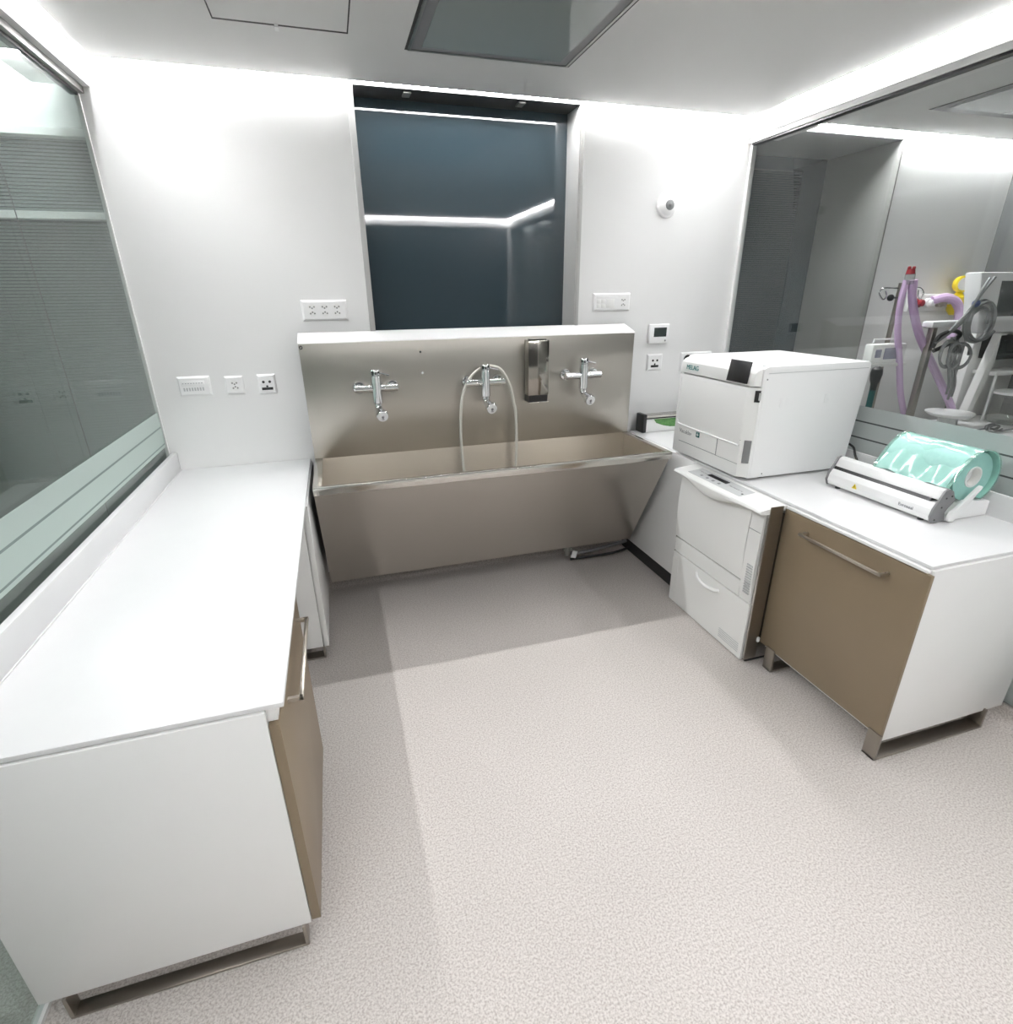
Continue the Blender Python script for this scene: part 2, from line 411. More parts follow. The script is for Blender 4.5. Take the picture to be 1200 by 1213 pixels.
# ---------------------------------------------------------------- rooms beyond the glass
# left: white wall head, its shade put into the grey, and a window with blinds
struct(MB().box(-3.9, GL-.006, .10, .3, 2.57, 2.86).box(-3.9, GL-.006, .10, .3, 0, .9).build('wall_left_room', M['shadewall']))
struct(MB().box(-3.9, -3.8, YF, .3, 0, 2.86).build('wall_left', M['darkwall']))
bw = struct(MB().box(-3.8, GL-.006, .16, .2, .9, 2.57).build('window_4', M['backglass'], loc=(-2.4, .16, .9)), 'dark window with closed blinds beyond the left glass')
for nm, z0, z1 in (('upper', 2.235, 2.535), ('lower', .9, 2.19)):
    t = thing('venetian_blind', (-2.4, .1, z1), 'grey slatted blind, %s one beyond the left glass' % nm, 'blind', 'blinds beyond the left glass')
    s = MB(); z = z0
    while z < z1-.004:
        s.box(-3.7, -1.138, .094, .112, z, z+.0012, rot=(math.radians(42), 'X', (-2.4, .103, z)))
        z += .0155
    s.build('slats', M['slat'], t)
    MB().box(-3.75, -1.136, .04, .12, z1, z1+.032).build('reflection_bar', M['plastic'], t)  # white bar stands in for a reflected bright line
    for cx in (-1.19, -1.36, -1.70): MB().cyl((cx, .085, z0), (cx, .085, z1), .0012, n=6).build('ladder_cord', M['midgrey'], t)

# right: wall with a deep steel-lined window, dark partition at its far end
JX = 3.795
struct(MB().box(JX, 5.2, 0, .5, 0, 2.86).box(GR+.016, JX, 0, .66, 2.80, 2.86).box(GR+.016, JX, 0, .66, 0, .95).build('wall_right_room', M['wall']), 'white wall beyond the right glass')
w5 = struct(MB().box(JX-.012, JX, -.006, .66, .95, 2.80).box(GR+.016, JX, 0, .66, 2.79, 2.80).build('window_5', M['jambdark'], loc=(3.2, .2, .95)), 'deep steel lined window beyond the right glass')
MB().box(GR+.016, JX-.012, .64, .66, .95, 2.79).build('glass_pane', M['backglass'], w5)
s = MB(); z = 1.0
while z < 2.7:
    s.box(GR+.02, JX-.25, .622, .627, z, z+.010); z += .0155
s.build('blind', M['slatdark'], w5)
struct(MB().box(4.93, 5.0, YF, 0, 0, 2.86).build('wall_far_right', M['darkwall']), 'dark glazed partition at the far end of the next room')

# ---------------------------------------------------------------- left worktop and cabinets
H = .90
WXL, WXF, WYN = -1.088, -.374, -2.2528
t = thing('worktop', (-.73, -1.1, .888), 'long white worktop with upstand along the left glass', 'worktop')
MB().box(GL+.016, WXF, WYN, -.004, .886, H, .002).build('slab', M['topsolid'], t)
MB().box(GL+.016, WXL, WYN, -.004, H-.001, 1.005, .002).box(WXL, WXL+.006, WYN, -.004, H-.001, H+.005, .002).build('upstand', M['topsolid'], t)

def sled(mb, x0, x1, y0, y1, h, t=.010):
    """flat metal strip bent into a U standing on the floor"""
    mb.box(x0, x1, y0, y1, .001, t, .002).box(x0, x0+t, y0, y1, t-.001, h, .001).box(x1-t, x1, y0, y1, t-.001, h, .001)
    return mb
t = thing('base_cabinet', (-.75, -1.9, 0), 'white base cabinet with a tall taupe drawer front, left side nearest', 'cabinet')
MB().box(GL+.02, -.42, -2.245, -1.57, .09, .884).build('body', M['lam'], t)
MB().box(GL+.02, -.419, -2.2587, -2.246, .0877, .882, .001).build('end_panel', M['lam'], t)
MB().box(-.42, -.395, -2.240, -1.565, .840, .884, .001).build('top_rail', M['lam'], t)
d = MB().box(-.418, -.392, -2.252, -1.565, .0877, .836, .0015).build('drawer_front', M['taupe'], t)
hd = MB().box(-.362, -.350, -2.095, -1.667, .770, .782, .001)
for yy in (-2.095, -1.679): hd.box(-.393, -.350, yy, yy+.012, .770, .782)
hd.build('handle', M['handle'], d)
sled(MB(), -1.055, -.436, -2.266, -2.226, .0885).build('leg_frame', M['legmetal'], t)
sled(MB(), -1.055, -.436, -1.66, -1.60, .0885).build('leg_frame', M['legmetal'], t)

t = thing('base_cabinet', (-.72, -.42, 0), 'white open cabinet at the left of the sink under the worktop end', 'cabinet')
MB().box(GL+.02, -.385, -.80, -.02, .076, .884).build('body', M['lam'], t)
MB().box(GL+.02, -.398, -.815, -.80, .076, .884, .001).build('door', M['lam'], t)
MB().box(-.394, -.368, -.815, -.02, .076, .884, .001).build('side_panel', M['lam'], t)
sled(MB(), -.9, -.392, -.812, -.75, .077).build('leg_frame', M['legmetal'], t)

# ---------------------------------------------------------------- scrub sink
SX0, SX1 = -.340, 1.722
sk = thing('scrub_sink', (.69, -.35, 0), 'long three person stainless steel scrub sink trough on the back wall', 'sink')
b = MB().prism([(-.003, .9325), (-.1487, .9325), (-.1487, 1.588), (-.003, 1.633)], 'x', SX0, SX1, .002)
b.build('backsplash', M['steel'], sk)
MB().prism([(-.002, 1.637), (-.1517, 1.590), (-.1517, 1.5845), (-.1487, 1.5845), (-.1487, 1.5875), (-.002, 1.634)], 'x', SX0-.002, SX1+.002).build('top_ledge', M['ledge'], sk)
MB().prism([(-.004, .22), (-.004, .929), (-.131, .929), (-.16, .36), (-.30, .33), (-.672, .912), (-.690, .912), (-.296, .182)], 'x', SX0+.012, SX1-.012).build('basin', M['steelbasin'], sk)
e = [(-.004, .22), (-.004, .932), (-.690, .912), (-.296, .182)]
MB().prism(e, 'x', SX0, SX0+.0125).build('end_panel', M['steelbasin'], sk)
MB().prism(e, 'x', SX1-.0125, SX1).build('end_panel', M['steelbasin'], sk)
r = MB().box(SX0, SX1, -.7057, -.678, .892, .936, .004).box(SX0, SX0+.045, -.68, -.12, .925, .936, .002).box(SX1-.032, SX1, -.68, -.12, .925, .936, .002)
r.build('rim', M['bright'], sk)
MB().ring((SX0+.012, -.1495, 1.567), (SX0+.012, -.153, 1.567), .010, .004, 16).build('bolt', M['chrome'], sk)
for x, z in ((.325, 1.52), (.33, 1.40)): MB().cyl((x, -.148, z), (x, -.152, z), .006, n=12).build('bolt', M['chrome'], sk)
MB().lathe([(.05, 0), (.05, .004), (.03, .004), (.028, -.01)], (.68, -.23, .348)).build('drain', M['chrome'], sk)
for x in (.0, 1.0, 1.68):
    MB().box(x-.012, x+.012, -.16, -.005, .135, .20).build('support_bracket', M['legmetal'], sk)

def make_faucet():
    t = thing('faucet', (0, -.1487, 1.335), '-', 'faucet', 'chrome mixer faucets on the sink backsplash')
    x, y, z = 0, -.222, 1.335
    MB().cyl((x-.120, y, z), (x+.120, y, z), .021).build('cross_bar', M['chrome'], t)
    for sx in (-.095, .095):
        MB().lathe([(.038, 0), (.038, .004), (.032, .016), (.020, .018), (.020, .074)], (x+sx, -.1487, z), (0, -1, 0)).build('wall_rose', M['chrome'], t)
    MB().lathe([(.022, -.105), (.022, -.085), (.028, -.08), (.028, .07), (.025, .073), (.025, .076), (.0285, .079), (.0285, .102), (.026, .106)], (x, y-.004, z)).build('body', M['chrome'], t)
    MB().tube([(x+.01, y-.004, z+.09), (x+.045, y-.012, z+.082), (x+.075, y-.018, z+.074)], .0062, smooth=False).build('lever', M['chrome'], t)
    sp = MB().tube([(x, y-.004, z-.085), (x+.001, y-.008, z-.105), (x+.006, y-.03, z-.122), (x+.012, y-.085, z-.140)], .022, 14)
    sp.build('spout', M['chrome'], t)
    d = Vector((.07, -.93, -.28)).normalized(); c = Vector((x+.011, y-.075, z-.137))
    head = MB().lathe([(.024, -.03), (.034, -.006), (.034, .02), (.031, .024), (.02, .0245)], c, d).build('spray_head', M['chrome'], t)
    q = c + d*.0248
    face = MB().lathe([(.0295, 0), (.0295, .0016)], q, d).build('face_disc', M['plastic'], t)
    MB().sph(q+d*.0022, .008, (1, .3, 1.3), 10).box(q.x-.007, q.x+.007, q.y-.004, q.y-.001, q.z-.017, q.z-.013).build('mark', M['midgrey'], t)
    return t
def dup(root, loc, label):
    r = root.copy(); COL.objects.link(r); r.location = loc; r['label'] = label
    for ch in root.children:
        c2 = ch.copy(); COL.objects.link(c2); c2.parent = r
        for g in ch.children:
            g2 = g.copy(); COL.objects.link(g2); g2.parent = c2
    return r
fa = make_faucet()
fc = dup(fa, (.694, -.1496, 1.335), 'chrome mixer faucet with a pale hose looped over it')
fr = dup(fa, (1.336, -.1496, 1.345), 'chrome mixer faucet to the right of the soap dispenser')
fa.location = (.052, -.1496, 1.335); fa['label'] = 'chrome mixer faucet nearest the three wall plates'
MB().tube([(.694, -.20, 1.425), (.655, -.205, 1.408), (.602, -.21, 1.364), (.566, -.215, 1.30), (.545, -.215, 1.22), (.532, -.215, 1.045), (.538, -.215, .85), (.552, -.22, .72), (.575, -.23, .55)], .0085).tube(
    [(.694, -.20, 1.425), (.745, -.205, 1.425), (.80, -.21, 1.40), (.85, -.215, 1.31), (.876, -.215, 1.20), (.888, -.215, 1.125), (.893, -.215, .905), (.876, -.22, .76), (.80, -.23, .58)], .0085).build('hose', M['hose'], fc)
sd = thing('soap_dispenser', (1.03, -.15, 1.2), 'tall mirror steel soap dispenser box on the backsplash', 'soap dispenser')
MB().box(.965, 1.098, -.235, -.149, 1.238, 1.568, .004).build('cover', M['darkchrome'], sd)
MB().prism([(-.15, 1.20), (-.228, 1.20), (-.235, 1.24), (-.15, 1.24)], 'x', .970, 1.093).build('outlet', M['black'], sd)
MB().box(.966, 1.097, -.24, -.15, 1.193, 1.200, .001).build('drip_edge', M['bright'], sd)
MB().box(.985, 1.078, -.2355, -.16, 1.5685, 1.574).build('lid', M['gloss'], sd)

# pipe, valve and cables below the sink
t = thing('drain_pipe', (1.5, -.06, .05), 'dark pipe with a tagged valve on the floor under the sink', 'pipe')
MB().tube([(1.30, -.16, .12), (1.31, -.17, .075), (1.40, -.17, .06), (1.62, -.15, .07), (1.79, -.13, .08)], .012).build('pipe', M['midgrey'], t)
MB().tube([(1.31, -.19, .03), (1.45, -.20, .035), (1.65, -.19, .03), (1.79, -.17, .04)], .009).build('cable', M['black'], t)
MB().cyl((1.295, -.165, .055), (1.295, -.165, .14), .022).cyl((1.26, -.165, .1), (1.33, -.165, .1), .013).build('valve', M['greymetal'], t)
MB().box(1.312, 1.352, -.205, -.202, .045, .10, rot=(.3, 'Y', (1.33, -.2, .07))).build('tag', M['plastic'], t)

# ---------------------------------------------------------------- right worktop and cabinets
t = thing('worktop', (2.17, -1.1, .87), 'white worktop with upstand along the right glass', 'worktop')
MB().box(1.8222, GR-.016, -2.2203, -.004, .886, H, .002).build('slab', M['topsolid'], t)
MB().box(1.808, 1.90, -2.2190, -1.54, .8715, .8845, .002).build('edge_rail', M['lam'], t)
MB().box(2.520, GR-.016, -2.2203, -.004, H-.001, 1.005, .002).build('upstand', M['topsolid'], t)
t = thing('base_cabinet', (2.1, -.45, 0), 'plain white cabinet between the sink and the washer', 'cabinet')
MB().box(1.822, 2.52, -.815, -.01, .099, .884).build('body', M['lam'], t)
MB().box(1.800, 1.8215, -.815, -.03, .098, .898, .001).build('side_panel', M['lam'], t)
MB().box(1.812, 2.45, -.80, -.03, .001, .098).build('plinth', M['black'], t)
t = thing('base_cabinet', (2.17, -1.88, 0), 'taupe fronted cabinet under the heat sealer with white end', 'cabinet')
MB().box(1.824, 2.52, -2.205, -1.56, .10, .860).build('body', M['lam'], t)
MB().box(1.8225, 2.533, -2.2300, -2.2055, .0877, .8845, .001).build('end_panel', M['lam'], t)
d = MB().box(1.806, 1.8222, -2.236, -1.538, .120, .869, .001).build('drawer_front', M['taupe'], t)
hd = MB().box(1.757, 1.768, -2.090, -1.680, .800, .811, .001)
for yy in (-2.090, -1.692): hd.box(1.757, 1.807, yy, yy+.012, .800, .811)
hd.build('handle', M['handle'], d)
def legs(y0, y1):
    m = MB().box(1.800, 1.812, y0, y1, .001, .130, .001).box(1.800, 2.425, y0, y1, .001, .011, .001).box(2.415, 2.425, y0, y1, .01, .10, .001)
    return m
legs(-2.243, -2.185).build('leg_frame', M['legmetal'], t)
legs(-1.645, -1.590).build('leg_frame', M['legmetal'], t)
MB().box(1.785, 1.80, -1.545, -1.525, .12, .150, .006).build('bumper', M['plastic'], t)

# ---------------------------------------------------------------- washer (underbench)
dw = thing('washer_disinfector', (1.95, -1.18, 0), 'white underbench washer with curved lip, control panel and drawer, on the floor', 'washer')
MB().box(1.728, 2.45, -1.530, -.826, .012, .858, .002).build('body', M['steelside'], dw)
MB().box(1.74, 2.4, -1.53, -.84, .001, .012).build('foot', M['black'], dw)
def bulge(y0, y1, z0, z1, x0, amp, nm, par, mt, side=0):
    def fn(u, v):
        y = y0+(y1-y0)*u; z = z0+(z1-z0)*v
        w = math.sin(PI*min(max(v, 0), 1))**.8 if amp else 0
        return (x0-amp*w, y, z)
    b = bmesh.new(); nu, nv = 2, 14
    m = MB().grid(fn, nu, nv)
    m.bm.normal_update()
    # close it back to the body
    ext = bmesh.ops.extrude_face_region(m.bm, geom=m.bm.faces[:])
    vs = [g for g in ext['geom'] if isinstance(g, bmesh.types.BMVert)]
    for v_ in vs: v_.co.x = 1.7275
    bmesh.ops.recalc_face_normals(m.bm, faces=m.bm.faces[:])
    return m.build(nm, mt, par)
dr = bulge(-.836, -1.425, .445, .850, 1.720, .010, 'door', dw, M['plasticw'])
bulge(-1.431, -1.512, .350, .850, 1.719, .010, 'side_column', dw, M['plasticw'])
bulge(-.842, -1.425, .350, .436, 1.718, 0, 'middle_strip', dw, M['plasticw'])
lp = bulge(-.842, -1.516, .008, .343, 1.716, 0, 'lower_door', dw, M['plasticw'])
bulge(-.842, -.900, .010, .300, 1.7145, 0, 'lower_door_trim', dw, M['plasticw'])
# curved grip on the lower door
MB().tube([(1.7155, -1.078, .312), (1.704, -1.11, .290), (1.698, -1.18, .281), (1.704, -1.25, .288), (1.7155, -1.285, .300)], .009).build('grip', M['plastic'], lp)
g = MB()
for k in range(12):
    for j in range(4): g.box(1.7065, 1.712, -1.462-.011*j, -1.469-.011*j, .398+.014*k, .406+.014*k)
g.build('grille', M['greyplastic'], dw)
g = MB()
for k in range(5): g.box(1.7145, 1.7165, -1.33, -1.49, .04+.012*k, .044+.012*k)
g.build('lower_vent', M['greyplastic'], lp)
MB().box(1.7085, 1.7105, -1.432, -1.511, .742, .744).build('column_seam', M['midgrey'], dw)
# fascia with a lip that droops in the middle
fm = bmesh.new(); rows = []
Y0, Y1, NN = -.815, -1.530, 40
for i in range(NN+1):
    u = i/NN; y = Y0+(Y1-Y0)*u
    w = math.sin(PI*min(1, max(0, (u-.06)/.80)))**2 if u < .86 else 0
    xf = 1.672-.010*w
    prof = [(1.832, .884), (1.70, .872), (xf+.004, .868), (xf-.002, .862), (xf-.004, .856-.018*w), (xf+.006, .850-.040*w), (xf+.022, .848-.036*w), (1.722, .846), (1.832, .846)]
    rows.append([fm.verts.new((x, y, z)) for x, z in prof])
for A, B in zip(rows, rows[1:]):
    n = len(A)
    for k in range(n): fm.faces.new((A[k], A[(k+1) % n], B[(k+1) % n], B[k]))
fm.faces.new(rows[0]); fm.faces.new(rows[-1][::-1]); bmesh.ops.recalc_face_normals(fm, faces=fm.faces[:])
m_ = MB(); m_._merge(fm); fas = m_.build('control_fascia', M['plasticw'], dw)
sl = math.atan2(.012, .132)
def on_fascia(x): return .872+(x-1.70)*.012/.132
def fbox(nm, x0, x1, y0, y1, mt, h=.0012):
    z0, z1 = on_fascia(x0), on_fascia(x1)
    return MB().prism([(x0, z0), (x1, z1), (x1, z1+h), (x0, z0+h)], 'y', y0, y1).build(nm, mt, fas)
fbox('panel_overlay', 1.705, 1.80, -.90, -1.335, M['greyplastic'])
fbox('display', 1.755, 1.785, -1.005, -1.165, M['gloss'], .002)
for k in range(4): fbox('button', 1.722, 1.736, -.985-.05*k, -1.001-.05*k, M['midgrey'], .0025)
TOPM = Matrix.Rotation(-PI/2, 3, 'Z')
text('logo', 'MELAG', .022, M['midgrey'], fas, (1.762, -.925, on_fascia(1.762)+.0015), TOPM)
text('logo', 'MELAtherm 10', .017, M['midgrey'], fas, (1.752, -1.19, on_fascia(1.752)+.0015), TOPM)
fbox('switch', 1.73, 1.738, -1.315, -1.325, M['black'], .003)
MB().box(1.725, 1.797, -1.535, -1.5305, .02, .884).build('side_trim', M['legmetal'], dw)

# ---------------------------------------------------------------- steam sterilizer
st = thing('steam_sterilizer', (2.15, -.9, H), 'white benchtop steam sterilizer with black tilted screen on the right worktop', 'sterilizer')
prof = [(1.838, .915), (1.838, 1.462), (1.846, 1.478), (1.866, 1.486), (2.49, 1.486), (2.506, 1.478), (2.510, 1.46), (2.470, .915)]
MB().prism(prof, 'y', -1.2195, -.585, .003).build('housing', M['plastic'], st)
MB().box(1.852, 2.468, -1.2215, -1.2195, .925, 1.448, .0008).build('side_panel', M['plastic'], st)
MB().box(1.868, 2.495, -1.2210, -1.2190, 1.4520, 1.4545).build('side_seam', M['greyplastic'], st)
for x in (1.95, 2.42):
    for y in (-1.17, -.64): MB().cyl((x, y, H+.0005), (x, y, .917), .02).build('foot', M['black'], st)
for x, z in ((1.962, 1.305), (2.24, 1.312)):
    MB().box(x, x+.030, -1.2235, -1.2212, z-.022, z+.022, .001).build('side_clip', M['plastic'], st)
for x, z in ((1.862, 1.425), (1.925, .935)): MB().cyl((x, -1.2215, z), (x, -1.2225, z), .004, n=10).build('screw', M['midgrey'], st)
# fascia above the door
fp = [(1.790, 1.392), (1.838, 1.392), (1.838, 1.478), (1.812, 1.468), (1.795, 1.452)]
MB().prism(fp, 'y', -1.212, -.600, .003).build('top_fascia', M['plasticw'], st)
# door: front face, chamfered to the right side
dp = [(1.789, -.600), (1.789, -1.186), (1.834, -1.221), (1.837, -1.221), (1.837, -.600)]
door = MB().prism(dp, 'z', .922, 1.384, .003).build('door', M['plasticw'], st)
pn = MB().prism([(1.7855, -.618), (1.7855, -1.176), (1.790, -1.186), (1.790, -.612)], 'z', 1.09, 1.372, .0025).build('recessed_panel', M['plasticw'], door)
MB().tube([(1.7855, -.625, 1.365), (1.7852, -.622, 1.14), (1.785, -.632, 1.108), (1.785, -.662, 1.092), (1.785, -.9, 1.090), (1.785, -1.178, 1.090)], .0045).build('panel_border', M['plastic'], door)
MB().box(1.787, 1.790, -.66, -1.005, .992, .9945).box(1.787, 1.790, -1.007, -1.010, .99, 1.118).box(1.787, 1.790, -1.01, -1.186, 1.118, 1.1195).box(1.787, 1.790, -1.01, -1.186, .991, .9925).build('seam', M['greyprint'], door)
MB().prism([(1.803, -1.199), (1.828, -1.2185), (1.828, -1.2225), (1.800, -1.201)], 'z', 1.0, 1.12).build('grip_recess', M['midgrey'], door)
MB().prism([(1.815, -1.2065), (1.834, -1.221), (1.834, -1.2245), (1.813, -1.2085)], 'z', 1.315, 1.372).build('latch_opening', M['black'], door)
MB().prism([(1.828, -1.217), (1.837, -1.222), (1.837, -1.2265), (1.828, -1.2225)], 'z', 1.325, 1.362).build('latch', M['greyplastic'], door)
sc = MB().prism([(1.781, 1.401), (1.7885, 1.400), (1.803, 1.505), (1.796, 1.507)], 'y', -1.172, -1.020, .0012).build('touch_screen', M['black'], st)
MB().cyl((1.862, -1.185, 1.484), (1.862, -1.185, 1.4875), .009, n=16).build('button', M['greyplastic'], st)
text('logo', 'MELAG', .036, M['teal'], st, (1.7893, -.655, 1.415), FACE_NEG_X)
text('logo', 'Vacuklav', .034, M['greyprint'], door, (1.788, -.655, 1.045), FACE_NEG_X)
bd = MB().box(1.7855, 1.789, -.820, -.850, 1.050, 1.080, .001).build('badge', M['tealdark'], door)
MB().box(1.785, 1.7860, -.826, -.844, 1.0625, 1.0675).box(1.785, 1.7860, -.8325, -.8375, 1.057, 1.073).build('badge_mark', M['plastic'], door)
o = MB().tube([(2.49, -1.19, 1.05), (2.500, -1.235, 1.03), (2.497, -1.26, .99), (2.50, -1.30, .94), (2.49, -1.36, .908)], .006).build('power_cord', M['black'])
tag(o, 'black power cord behind the sterilizer by the right glass', 'cord')

# ---------------------------------------------------------------- heat sealer and pouch roll
hs = thing('heat_sealer', (2.28, -1.67, H), 'white heat sealing machine with grey end cheek on the right worktop', 'heat sealer')
HY0, HY1 = -1.400, -1.925
MB().prism([(2.185, .912), (2.176, .935), (2.182, .965), (2.198, .990), (2.26, .990), (2.26, .912)], 'y', HY0, HY1, .002).build('front_shell', M['plastic'], hs)
MB().prism([(2.200, .990), (2.262, .990), (2.262, 1.003), (2.208, 1.003)], 'y', HY0-.004, HY1+.03).build('sealing_slot', M['black'], hs)
MB().prism([(2.208, 1.003), (2.226, 1.040), (2.240, 1.050), (2.262, 1.046), (2.272, 1.020), (2.264, 1.003)], 'y', HY0, HY1, .002).build('top_lid', M['plastic'], hs)
ck = [(2.184, .907), (2.172, .935), (2.180, .970), (2.200, 1.005), (2.222, 1.045), (2.240, 1.052), (2.268, 1.040), (2.292, .995), (2.262, .965), (2.250, .945), (2.262, .907)]
MB().prism(ck, 'y', HY1, HY1-.010, .0015).build('end_cheek', M['midgrey'], hs)
MB().prism(ck, 'y', HY0+.010, HY0, .0015).build('end_cheek', M['midgrey'], hs)
for x, z in ((2.235, 1.012), (2.222, .972), (2.265, 1.018), (2.20, .918)): MB().cyl((x, HY1-.0095, z), (x, HY1-.0115, z), .004, n=10).build('screw', M['black'], hs)
MB().prism([(2.262, .904), (2.262, .940), (2.30, .955), (2.36, .985), (2.50, .972), (2.510, .968), (2.510, .904)], 'y', -1.895, -1.935, .003).build('holder_foot', M['plastic'], hs)
MB().prism([(2.262, .904), (2.262, .940), (2.30, .955), (2.36, .975), (2.50, .972), (2.510, .968), (2.510, .904)], 'y', -1.54, -1.578, .003).build('holder_foot', M['plastic'], hs)
MB().box(2.262, 2.50, -1.90, -1.55, .904, .93).build('base_plate', M['plastic'], hs)
MB().prism([(2.252, .925), (2.262, .908), (2.285, .905), (2.398, 1.040), (2.402, 1.052), (2.394, 1.056), (2.378, 1.046), (2.29, .965), (2.262, .952)], 'y', -1.940, -1.956, .003).build('cutter_arm', M['plastic'], hs)
for x in (2.20, 2.48):
    for y in (-1.45, -1.88): MB().cyl((x, y, H+.0005), (x, y, .913), .012).build('foot', M['black'], hs)
wt = MB().prism([(-1.545, .936), (-1.571, .936), (-1.558, .960)], 'x', 2.1745, 2.1765).build('warning_label', M['yellow'], hs)
MB().box(2.1738, 2.1746, -1.5565, -1.5595, .942, .952).build('warning_mark', M['black'], wt)
text('logo', 'Euroseal', .020, M['greyprint'], hs, (2.1755, -1.785, .937), FACE_NEG_X)

RC = Vector((2.385, 0, 1.085)); RR = .108
ry0, ry1 = -1.590, -1.915
rl = thing('pouch_roll', (2.385, -1.69, 1.085), 'mint green sterilization pouch roll with white core on the sealer', 'roll')
MB().ring((RC.x, ry0, RC.z), (RC.x, ry1, RC.z), RR, .045, 48).build('wound_film', M['rollside'], rl)
MB().ring((RC.x, ry0+.004, RC.z), (RC.x, ry1-.004, RC.z), .046, .039, 40).build('core', M['core'], rl)
MB().cyl((RC.x, ry0+.02, RC.z), (RC.x, ry1+.03, RC.z), .038).build('core_lining', M['core'], rl)
def path(u, off=0):
    # loose outer wrap from under the back, over the top, down to the sealing slot
    a0, a1 = -1.05, 1.80
    L1 = .62
    if u < L1:
        a = a0+(a1-a0)*u/L1
        r = RR+.006+.012*math.sin(PI*u/L1)+off
        return Vector((RC.x+r*math.cos(a), 0, RC.z+r*math.sin(a)))
    v = (u-L1)/(1-L1)
    A = Vector((RC.x+(RR+.006)*math.cos(a1), 0, RC.z+(RR+.006)*math.sin(a1))); B = Vector((2.238, 0, 1.050))
    T = Vector((-.97, 0, -.23))*.09
    h00, h10, h01, h11 = 2*v**3-3*v*v+1, v**3-2*v*v+v, -2*v**3+3*v*v, v**3-v*v
    return A*h00+T*h10+B*h01+Vector((-.06, 0, -.16))*h11+Vector((-.55, 0, .83))*off
def film(u, v, off=0):
    p = path(u, off); y = ry0+.012+(ry1-.016-ry0-.012)*v
    k = max(0, u-.45)
    wv = .010*k*math.sin(9*v+6*u)+.006*k*math.sin(23*v+3)
    return (p.x-wv*.4, y, p.z+wv)
MB().grid(film, 60, 28, .0015).build('loose_film', M['film'], rl)
def fe(v0, v1):
    return MB().grid(lambda u, v: film(u, v0+(v1-v0)*v, .0035), 60, 2, .0008)
e = fe(-.012, .03); e.build('clear_edge', M['filmedge'], rl)
fe(.97, 1.012).build('clear_edge', M['filmedge'], rl)

# film box in the back corner
bx = thing('dispenser_box', (2.1, -.06, H), 'long white box with green leaf print and black end beside the sterilizer', 'box')
MB().box(1.892, 2.30, -.10, -.015, H+.0005, 1.015, .002).build('carton', M['plastic'], bx)
MB().box(1.866, 1.896, -.106, -.010, H+.0005, 1.030, .004).build('end_cap', M['black'], bx)
MB().box(1.893, 2.30, -.104, -.097, .996, 1.006).build('cutter_rail', M['dark'], bx)
MB().box(1.893, 2.30, -.107, -.020, 1.006, 1.020, .002).build('lid', M['bright'], bx)
lf = MB()
pts = [(1.955, .992), (1.975, .965), (2.03, .945), (2.09, .932), (2.16, .928), (2.28, .932), (2.28, .993)]
lf.prism([(x, z) for x, z in pts], 'y', -.1002, -.1012)
lf.build('leaf_print', M['green'], bx)

# ---------------------------------------------------------------- wall plates
def plate(name, x0, x1, z0, z1, label, cat, group=None):
    t = thing(name, ((x0+x1)/2, 0, (z0+z1)/2), label, cat, group)
    b = .010
    m = bmesh.new()
    o = [m.verts.new(p) for p in ((x0, -.0005, z0), (x1, -.0005, z0), (x1, -.0005, z1), (x0, -.0005, z1))]
    q = [m.verts.new(p) for p in ((x0+.002, -.007, z0+.002), (x1-.002, -.007, z0+.002), (x1-.002, -.007, z1-.002), (x0+.002, -.007, z1-.002))]
    i = [m.verts.new(p) for p in ((x0+b, -.013, z0+b), (x1-b, -.013, z0+b), (x1-b, -.013, z1-b), (x0+b, -.013, z1-b))]
    for A, B in ((o, q), (q, i)):
        for k in range(4): m.faces.new((A[k], A[(k+1) % 4], B[(k+1) % 4], B[k]))
    m.faces.new(i); m.faces.new(o[::-1])
    bmesh.ops.recalc_face_normals(m, faces=m.faces[:])
    mm = MB(); mm._merge(m); mm.build('plate', M['plastic'], t, smooth=False)
    return t
def socket(t, x, z, flip=False, s=1):
    m = MB(); k = -1 if flip else 1
    for dx, dz in ((-.011, -.002), (.011, -.002), (0, -.009)):
        m.cyl((x+dx*s, -.0128, z+dz*k*s), (x+dx*s, -.0146, z+dz*k*s), .0045*s, n=12)
    m.build('socket_holes', M['midgrey'], t)
    h = MB()
    r = .021*s
    hp = [(x+r*math.cos(a), z+.7*r*math.sin(a)) for a in [2*PI*i/6 for i in range(6)]]
    h.prism(hp, 'y', -.0128, -.0138)
    h.build('socket_insert', M['plasticw'], t)

